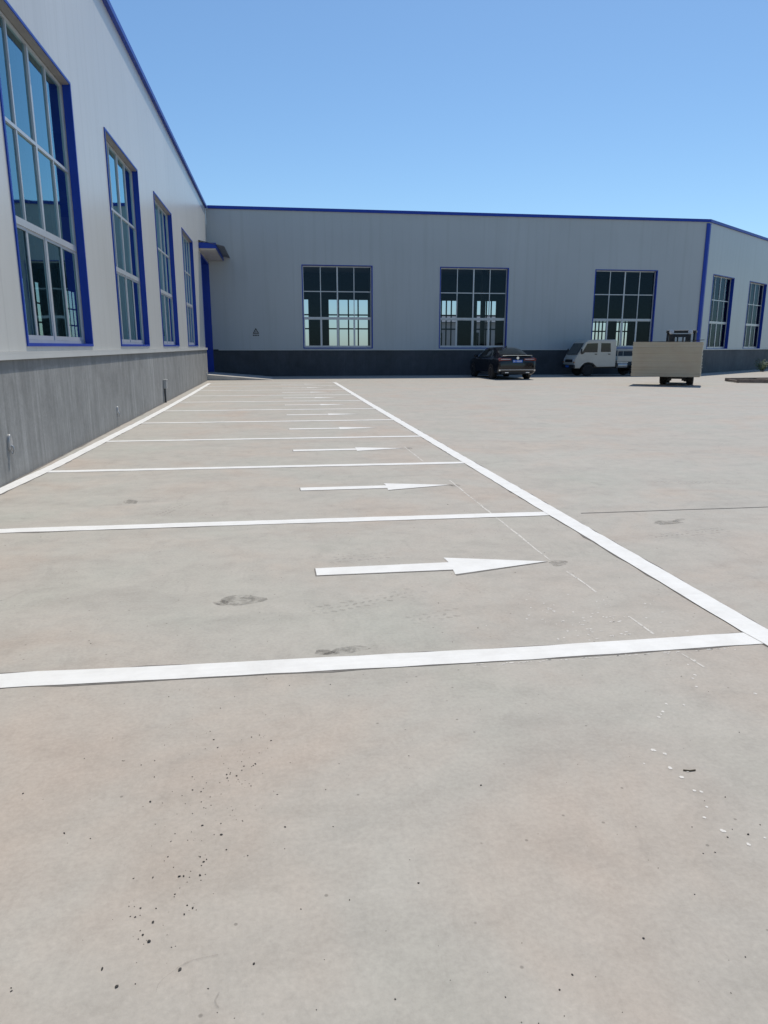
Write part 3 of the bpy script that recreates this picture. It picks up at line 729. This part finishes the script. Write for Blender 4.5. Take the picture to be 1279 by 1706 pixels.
# ------------------------------------------------------------------ black saloon
def sedan(loc, rz):
    e = empty('parked_car', loc, rz, 'black saloon car seen from behind with a blue number plate, near the dark plinth', 'car')
    S = [  # y, zb, w, zbelt, wb, zr, wr
        (0.00, .36, .78, .70, .76, .80, .66), (0.035, .30, .87, .80, .86, .96, .72), (0.09, .26, .90, .90, .88, 1.055, .74), (0.16, .24, .905, .95, .885, 1.085, .74),
        (0.60, .21, .92, .98, .90, 1.10, .735), (0.95, .21, .925, .985, .905, 1.255, .66), (1.30, .21, .925, .985, .905, 1.375, .605), (1.62, .21, .925, .98, .905, 1.435, .585), (2.05, .21, .925, .975, .905, 1.46, .58), (2.55, .21, .925, .965, .905, 1.45, .58),
        (2.90, .21, .925, .96, .905, 1.40, .595), (3.30, .21, .925, .95, .905, 1.22, .66), (3.70, .21, .925, .94, .90, 1.03, .74), (4.15, .22, .915, .90, .88, .96, .72), (4.55, .23, .89, .82, .85, .87, .68), (4.78, .25, .84, .70, .78, .75, .6), (4.86, .32, .74, .58, .68, .63, .5)]
    def ring(st):
        y, zb, w_, zt, wb, zr, wr = st
        zm = (zb + zt) / 2
        return [(0, zb), (w_ * .86, zb), (w_ * .985, zb + .10), (w_, zm), (w_ * .995, zt - .10), (wb, zt), (wb * .25 + wr * .75, zt * .25 + (zr - .035) * .75), (wr, zr - .022), (wr * .9, zr - .004), (wr * .55, zr + .012), (0, zr + .018)]
    m = MB(); rows = []
    for st in S:
        rg = ring(st); full = [(-x, z) for x, z in rg[::-1]][:-1] + rg
        full = full[:-1] if False else full
        rows.append([m.bm.verts.new((x, st[0], z)) for x, z in full])
    n_ = len(rows[0])
    for A, B in zip(rows, rows[1:]):
        for k in range(n_ - 1): m.bm.faces.new([A[k], A[k + 1], B[k + 1], B[k]])
    bmesh.ops.remove_doubles(m.bm, verts=m.bm.verts[:], dist=.0005)
    m.bm.faces.new([v for v in rows[0] if v.is_valid]) if all(v.is_valid for v in rows[0]) else bmesh.ops.holes_fill(m.bm, edges=[q for q in m.bm.edges if q.is_boundary], sides=0)
    bmesh.ops.holes_fill(m.bm, edges=[q for q in m.bm.edges if q.is_boundary], sides=0)
    body = m.build('body', M['carblack'], e, smooth=True, angle=40)
    def interp(y):
        for a, b in zip(S, S[1:]):
            if a[0] <= y <= b[0]:
                t = (y - a[0]) / (b[0] - a[0]); return [p + (q - p) * t for p, q in zip(a, b)]
    def side_pt(y, t, sg, off=.006):
        st = interp(y); rg = ring(st)
        (x0, z0), (x1, z1) = rg[5], rg[7]
        xm, zm = rg[6]
        if t < .75: k = t / .75; x, z = x0 + (xm - x0) * k, z0 + (zm - z0) * k
        else: k = (t - .75) / .25; x, z = xm + (x1 - xm) * k, zm + (z1 - zm) * k
        return (sg * (x + off), y, z + off * .3)
    def panel(name, ya, yb, ta, tb, sg, nn=10):
        q = MB(); prev = None
        for k in range(nn + 1):
            y = ya + (yb - ya) * k / nn; cur = [q.bm.verts.new(side_pt(y, t, sg)) for t in (ta, (ta + tb) / 2, tb)]
            if prev:
                for i in range(2): q.bm.faces.new([prev[i], prev[i + 1], cur[i + 1], cur[i]])
            prev = cur
        return q
    for sg in (-1, 1):
        for (ya, yb) in ((1.02, 2.02), (2.10, 3.38)):
            panel('w', ya, yb, .10, .86, sg).build('side_window', M['carglass'], e, smooth=True)
        q = MB(); q.tube([side_pt(y, .02, sg, .008) for y in (0.95, 1.4, 2, 2.6, 3.2, 3.5)], .008, 6); q.build('chrome_strip', M['chrome'], e, smooth=True)
        for y in (1.25, 2.35):
            q = MB(); q.box(sg * .90 - .03, y, .82, sg * .90 + .03, y + .2, .85, .01); q.build('door_handle', M['carblack'], e)
        q = MB(); q.box(sg * .98 - .1, 3.18, .98, sg * .98 + .1, 3.30, 1.12, .035); q.box(sg * .87 - .05, 3.22, .97, sg * .87 + .05, 3.27, 1.01); q.build('mirror', M['carblack'], e)
        # wheel arch + wheels
        for y in (1.02, 3.87):
            a = MB(); a.cyl((sg * .80, y, .34), (sg * .929, y, .34), .375, n=32); a.build('wheel_arch', M['blackplastic'], e)
            wheel(e, (sg * .83, y, .335), .335, .225, sg)
        # tail lamps wrap round the corner
        q = MB()
        q.prism([(sg * .30, .875), (sg * .885, .85), (sg * .905, .93), (sg * .83, .985), (sg * .30, .965)], -.004, .16, axis='y', bevel=.012); tl = q.build('tail_lamp', M['redlamp'], e)
        q = MB(); q.box(min(sg * .36, sg * .80), -.009, .915, max(sg * .36, sg * .80), -.0045, .935); q.build('lamp_strip', M['whitelamp'], tl)
    def topglass(y0, y1, ins, name):
        q = MB(); prev = None
        for k in range(7):
            y = y0 + (y1 - y0) * k / 6; rg = ring(interp(y))
            half = [(x * .94 if i == 0 else x, z) for i, (x, z) in enumerate(rg[7:])]
            full = [(-x, z) for x, z in half] + half[::-1][1:]
            cur = [q.bm.verts.new((x * ins, y, z + .006)) for x, z in full]
            if prev:
                for i in range(len(cur) - 1): q.bm.faces.new([prev[i], prev[i + 1], cur[i + 1], cur[i]])
            prev = cur
        q.build(name, M['carglass'], e, smooth=True)
    topglass(.66, 1.42, .95, 'rear_window'); topglass(2.92, 3.64, .95, 'windscreen')
    q = MB(); q.prism([(-.70, 1.088), (.70, 1.088), (.72, 1.104), (-.72, 1.104)], .03, .13, axis='y'); q.build('boot_spoiler', M['chrome'], e)
    q = MB(); q.box(-.235, -.022, .775, .235, -.005, .895, .006); pt = q.build('number_plate', M['plateblue'], e)
    q = MB()
    for k, (wk) in enumerate((.05, .035, .0, .04, .04, .04, .04, .04)):
        if wk: q.box(-.2 + k * .052, -.0235, .80, -.2 + k * .052 + wk * .6, -.0222, .87)
    q.build('plate_characters', M['white'], pt)
    q = MB(); q.lathe([(-.025, .062), (-.014, .066), (-.003, .062)], 'y', 24); q.build('emblem', M['chrome'], e, loc=(0, 0, .98))
    q = MB(); q.box(-.80, -.012, .435, .80, .02, .46, .006); q.box(-.88, .01, .40, -.80, .06, .46); q.box(.80, .01, .40, .88, .06, .46); q.build('bumper_strip', M['chrome'], e)
    q = MB(); q.box(-.74, .0, .26, .74, .12, .40, .03); q.build('bumper', M['blackplastic'], e)
    q = MB()
    for sx in (-.5, .5): q.box(sx - .09, -.012, .30, sx + .09, .06, .35, .012)
    q.build('exhaust', M['chrome'], e)
    q = MB(); q.prism([(1.55, 1.455), (1.75, 1.465), (1.58, 1.53), (1.55, 1.53)], -.012, .012, axis='x'); q.build('antenna', M['carblack'], e)
    return e
sedan((11.02, 32.25, 0), R(1.5))

# ------------------------------------------------------------------ white crew-cab truck
def truck(loc, rz):
    e = empty('small_truck', loc, rz, 'dusty white crew-cab light truck with an open bed, parked side-on by the end wall', 'truck')
    prof = [(0.0, .40), (0.03, .62), (0.0, .86), (-.10, 1.02), (-.50, 1.66), (-.62, 1.78), (-.80, 1.83), (-2.10, 1.84), (-2.18, 1.80), (-2.20, 1.70), (-2.20, .48), (-1.18, .46), (-1.12, .60), (-.98, .71), (-.72, .75), (-.50, .71), (-.36, .58), (-.30, .40)]
    m = MB(); m.prism(prof, -.74, .74, axis='x', bevel=.035); m.build('cab', M['truckwhite'], e, smooth=True, angle=30)
    sgs = (-1, 1)
    for sg in sgs:
        def side(name, poly, mat, o0=.742, o1=.748, par=e):
            q = MB(); a, b = sorted((sg * o0, sg * o1)); q.prism(poly, a, b, axis='x'); return q.build(name, M[mat], par)
        d1 = side('front_door', [(-.30, .80), (-.22, 1.05), (-.55, 1.69), (-1.24, 1.74), (-1.24, .55), (-1.16, .62), (-1.0, .78), (-.5, .80)], 'truckwhite', .7405, .7445)
        side('door_window', [(-.30, 1.10), (-.42, 1.12), (-.50, 1.20), (-1.18, 1.20), (-1.18, 1.66), (-.62, 1.64)], 'carglass', .7449, .750, d1)
        d2 = side('rear_door', [(-1.28, .53), (-1.28, 1.74), (-2.12, 1.74), (-2.12, .53)], 'truckwhite', .7405, .7445)
        side('door_window', [(-1.36, 1.22), (-1.36, 1.66), (-1.86, 1.66), (-1.90, 1.22)], 'carglass', .7449, .750, d2)
        for dd, y in ((d1, -1.10), (d2, -1.82)):
            q = MB(); a, b = sorted((sg * .7449, sg * .775)); q.box(a, y - .06, 1.09, b, y + .06, 1.13, .006); q.build('handle', M['blackplastic'], dd)
        q = MB(); q.box(sg * .86 - .05, -.30, 1.14, sg * .86 + .05, -.24, 1.38, .02); q.tube([(sg * .74, -.33, 1.2), (sg * .84, -.28, 1.2)], .012, 6); q.build('mirror', M['blackplastic'], e)
        q = MB(); q.lathe([(-.02, .075), (.03, .085), (.035, .06)], 'y', 20); q.build('headlight', M['whitelamp'], e, loc=(sg * .56, .0, .80))
        q = MB(); q.box(sg * .68 - .05, -.02, .68, sg * .68 + .05, .045, .73); q.build('indicator', M['amber'], e)
        wheel(e, (sg * .64, -.74, .30), .30, .17, sg, 'rimdark', 6)
        wheel(e, (sg * .64, -3.35, .30), .30, .17, sg, 'rimdark', 6)
    q = MB()
    W_ = [(.64, -.135, 1.075), (.58, -.475, 1.625)]
    q.quad([(-.66, -.125, 1.08), (.66, -.125, 1.08), (.60, -.478, 1.645), (-.60, -.478, 1.645)])
    r_ = bmesh.ops.extrude_face_region(q.bm, geom=q.bm.faces[:]); bmesh.ops.translate(q.bm, verts=[v for v in r_['geom'] if isinstance(v, bmesh.types.BMVert)], vec=(0, .02, .013))
    q.build('windscreen', M['carglass'], e)
    q = MB(); q.box(-.45, .012, .70, .45, .045, .84, .008); q.build('grille', M['blackplastic'], e)
    q = MB(); q.box(-.76, -.02, .40, .76, .09, .58, .03); q.build('bumper', M['blackplastic'], e)
    q = MB(); q.box(-.20, .092, .44, .20, .10, .54); q.build('number_plate', M['plateblue'], e)
    q = MB(); q.box(-.42, -4.3, .40, -.32, -.2, .52); q.box(.32, -4.3, .40, .42, -.2, .52); q.box(-.66, -3.42, .25, .66, -3.28, .36); q.build('chassis', M['blackplastic'], e)
    q = MB(); q.box(-.74, -4.35, .74, .74, -2.28, .80); bed = q.build('bed', M['truckwhite'], e)
    for sg in sgs:
        q = MB(); q.box(sg * .73 - .018, -4.34, .802, sg * .73 + .018, -2.29, 1.00, .006)
        for k in range(6): q.box(sg * .73 - .022, -4.2 + k * .36, .803, sg * .73 + .022, -4.15 + k * .36, .998)
        q.build('side_board', M['truckwhite'], bed)
    q = MB(); q.box(-.73, -4.37, .80, .73, -4.352, 1.0); q.build('tailgate', M['truckwhite'], bed)
    q = MB()
    for z in (1.28, 1.36):
        for sg in sgs: q.tube([(sg * .70, -2.30, z), (sg * .70, -4.30, z)], .016, 8)
    for y in (-2.31, -3.3, -4.29):
        for sg in sgs: q.tube([(sg * .70, y, 1.0), (sg * .70, y, 1.37)], .016, 8)
    for z in (1.28, 1.5): q.tube([(-.70, -2.31, z), (.70, -2.31, z)], .016, 8)
    q.build('rail', M['truckwhite'], bed)
    q = MB(); q.cyl((-.62, -2.35, .55), (-.62, -2.85, .55), .13, n=20); q.box(-.70, -2.9, .66, -.5, -2.3, .72); q.build('fuel_tank', M['galv'], e, smooth=True)
    return e
truck((15.15, 36.2, 0), R(90))

# ------------------------------------------------------------------ forklift carrying sheets
FL = Vector((15.75, 27.55, 0)); FRZ = R(150.3 - 4)
def forklift(loc, rz):
    e = empty('forklift', loc, rz, 'dark forklift facing the camera, half hidden behind the plywood it carries', 'forklift')
    q = MB(); q.prism([(-1.9, .35), (-2.0, .55), (-1.98, .95), (-1.85, 1.05), (-1.2, 1.05), (-1.15, .75), (-.25, .70), (-.2, .40), (-.6, .22), (-1.6, .22)], -.52, .52, axis='x', bevel=.05); q.build('body', M['forkblack'], e, smooth=True)
    q = MB()
    for sx in (-.5, .5):
        q.tube([(sx, -.28, .65), (sx, -.20, 1.35), (sx, -.42, 2.06)], .05, 8); q.tube([(sx, -1.62, .95), (sx * .97, -1.45, 2.06)], .05, 8)
        q.box(sx - .05, -1.55, 2.06, sx + .05, -.30, 2.13, .012)
    q.box(-.56, -.36, 2.02, .56, -.26, 2.13, .015); q.box(-.52, -1.56, 2.06, .52, -1.46, 2.13, .012)
    for k in range(6): q.box(-.40 + k * .16 - .012, -1.46, 2.075, -.40 + k * .16 + .012, -.36, 2.115)
    q.build('overhead_guard', M['forkblack'], e)
    for sx in (-.47, .47):
        q = MB(); q.lathe([(-.05, .04), (0, .085), (.04, .09), (.055, .06)], 'y', 18); q.build('headlight', M['whitelamp'], e, loc=(sx * .75, -.21, 2.06))
    q = MB()
    for sx in (-.33, .33):
        q.box(sx - .06, -.10, .12, sx + .06, .06, 1.98, .008); q.box(sx * .72 - .045, -.06, .15, sx * .72 + .045, .10, 1.90)
    for z in (.5, 1.2, 1.86): q.box(-.36, -.14, z, .36, -.101, z + .12)
    q.build('mast', M['forkblack'], e)
    q = MB()
    q.cyl((.10, -.05, .3), (.10, -.05, 1.9), .03, n=10); q.cyl((-.10, -.05, .3), (-.10, -.05, 1.9), .03, n=10); q.build('lift_ram', M['steel'], e, smooth=True)
    q = MB(); q.box(-.52, .105, .42, .52, .15, .92)
    q.build('carriage', M['forkblack'], e)
    for sx in (-.33, .33):
        q = MB(); q.prism([(.152, .95), (.19, .95), (.19, .345), (1.25, .335), (1.25, .32), (.152, .29)], sx - .06, sx + .06, axis='x'); q.build('fork', M['forkblack'], e)
    q = MB(); q.box(-.26, -1.2, 1.06, .26, -.75, 1.18, .04); q.prism([(-1.22, 1.15), (-1.08, 1.15), (-1.25, 1.68), (-1.36, 1.66)], -.25, .25, axis='x', bevel=.03); q.build('seat', M['blackplastic'], e, smooth=True)
    q = MB()
    pts = [(.17 * math.cos(a), .17 * math.sin(a), 0) for a in [2 * math.pi * k / 24 for k in range(25)]]
    q.tube(pts, .018, 8); q.tube([(-.16, 0, 0), (.16, 0, 0)], .014, 6); q.tube([(0, 0, 0), (0, .16, -.45)], .03, 8)
    sw = q.build('steering_wheel', M['blackplastic'], e, smooth=True, loc=(0, -.62, 1.52)); sw.rotation_euler = (R(-35), 0, 0)
    for sx in (-1, 1):
        wheel(e, (sx * .50, -.02, .33), .33, .26, sx, 'rimdark', 6); wheel(e, (sx * .45, -1.55, .25), .25, .2, sx, 'rimdark', 6)
    q = MB(); q.box(-.40, -.12, .22, .40, .08, .44, .02); q.build('axle', M['forkblack'], e)
    return e
forklift(FL + Vector((0.31, -0.18, 0)), FRZ)
st_e = MB(); z = .352; k = 0
while z < 1.66:
    t_ = random.choice((.018, .018, .012, .015)); jx = random.uniform(-.012, .012); jy = random.uniform(-.01, .01)
    dx = 0.02 if random.random() < .08 else 0
    sag = lambda x: 0.0
    st_e.box(-1.25 + jx - dx, .21 + jy, z, 1.25 + jx, 1.43 + jy, z + t_ - .0012); z += t_; k += 1
stk = st_e.build('plywood_stack', M['ply'], loc=FL, rz=FRZ)
tag(stk, 'thick tan stack of plywood sheets raised on the forklift forks', 'plywood')
tp = MB()
P_ = [(-1.27, .03), (-.4, .012), (.3, .014), (.9, .04), (1.28, .075)]
P_ = [(-x, zz) for x, zz in P_][::-1]
for (xa, za), (xb, zb_) in zip(P_, P_[1:]): tp.prism([(xa, z + za), (xb, z + zb_), (xb, z + zb_ + .01), (xa, z + za + .01)], .19, 1.45, axis='y')
bmesh.ops.remove_doubles(tp.bm, verts=tp.bm.verts[:], dist=.0005)
tag(tp.build('cover_sheet', M['steel'], loc=FL, rz=FRZ), 'dark warped sheet lying on top of the plywood stack', 'sheet')

# ------------------------------------------------------------------ timber frame on the ground, right edge
tf = empty('timber_skid', (19.25, 28.15, 0), 0, 'low weathered timber frame lying on the concrete at the right edge', 'timber frame')
q = MB(); q.prism([(0, 0), (.055, -.12), (3.6, -.72 - .9), (3.6, -.60 - .9)], .01, .15, axis='z', bevel=.006); q.build('beam', M['timber'], tf)
q = MB(); q.prism([(.35, 1.35), (4.6, 1.75), (4.6, 1.60), (.35, 1.20)], .01, .15, axis='z', bevel=.006); q.build('beam', M['timber'], tf)
q = MB(); q.prism([(1.6, -.60), (1.72, -.62), (1.9, 1.33), (1.78, 1.33)], .02, .13, axis='z'); q.build('crosspiece', M['timber'], tf)
q = MB(); q.prism([(.02, .02), (.12, -.02), (.47, 1.20), (.37, 1.20)], .02, .10, axis='z'); q.build('crosspiece', M['timber'], tf)

# ------------------------------------------------------------------ shrub at the wing wall
def shrub(loc, label):
    e = empty('shrub', loc, 0, label, 'shrub')
    sm = MB(); lm = MB(); rnd = random.Random(5)
    for k in range(16):
        a = rnd.uniform(0, 6.28); ln = rnd.uniform(.45, .85); d = Vector((math.cos(a) * rnd.uniform(.2, .75), math.sin(a) * rnd.uniform(.2, .6), 1)).normalized()
        p0 = Vector((rnd.gauss(0, .05), rnd.gauss(0, .05), 0)); mid = p0 + d * ln * .5; p1 = mid + (d + Vector((d.x, d.y, -.2)) * .5) * ln * .5
        sm.tube([p0, mid, p1], .008, 5)
        for q_ in range(34):
            t_ = rnd.uniform(.2, 1.05); c = p0.lerp(mid, t_ * 2) if t_ < .5 else mid.lerp(p1, t_ * 2 - 1)
            c = c + Vector((rnd.gauss(0, .05), rnd.gauss(0, .05), rnd.gauss(0, .04)))
            u = Vector((rnd.gauss(0, 1), rnd.gauss(0, 1), rnd.gauss(0, .6))).normalized(); v = u.orthogonal().normalized(); s_ = rnd.uniform(.03, .06)
            lm.quad([c - u * s_, c + v * s_ * .45, c + u * s_, c - v * s_ * .45])
    sm.build('stem', M['stem'], e); lm.build('foliage', M['leaf'], e)
    return e
shrub((29.35, 40.55, 0), 'small green shrub growing against the foot of the angled wing wall')
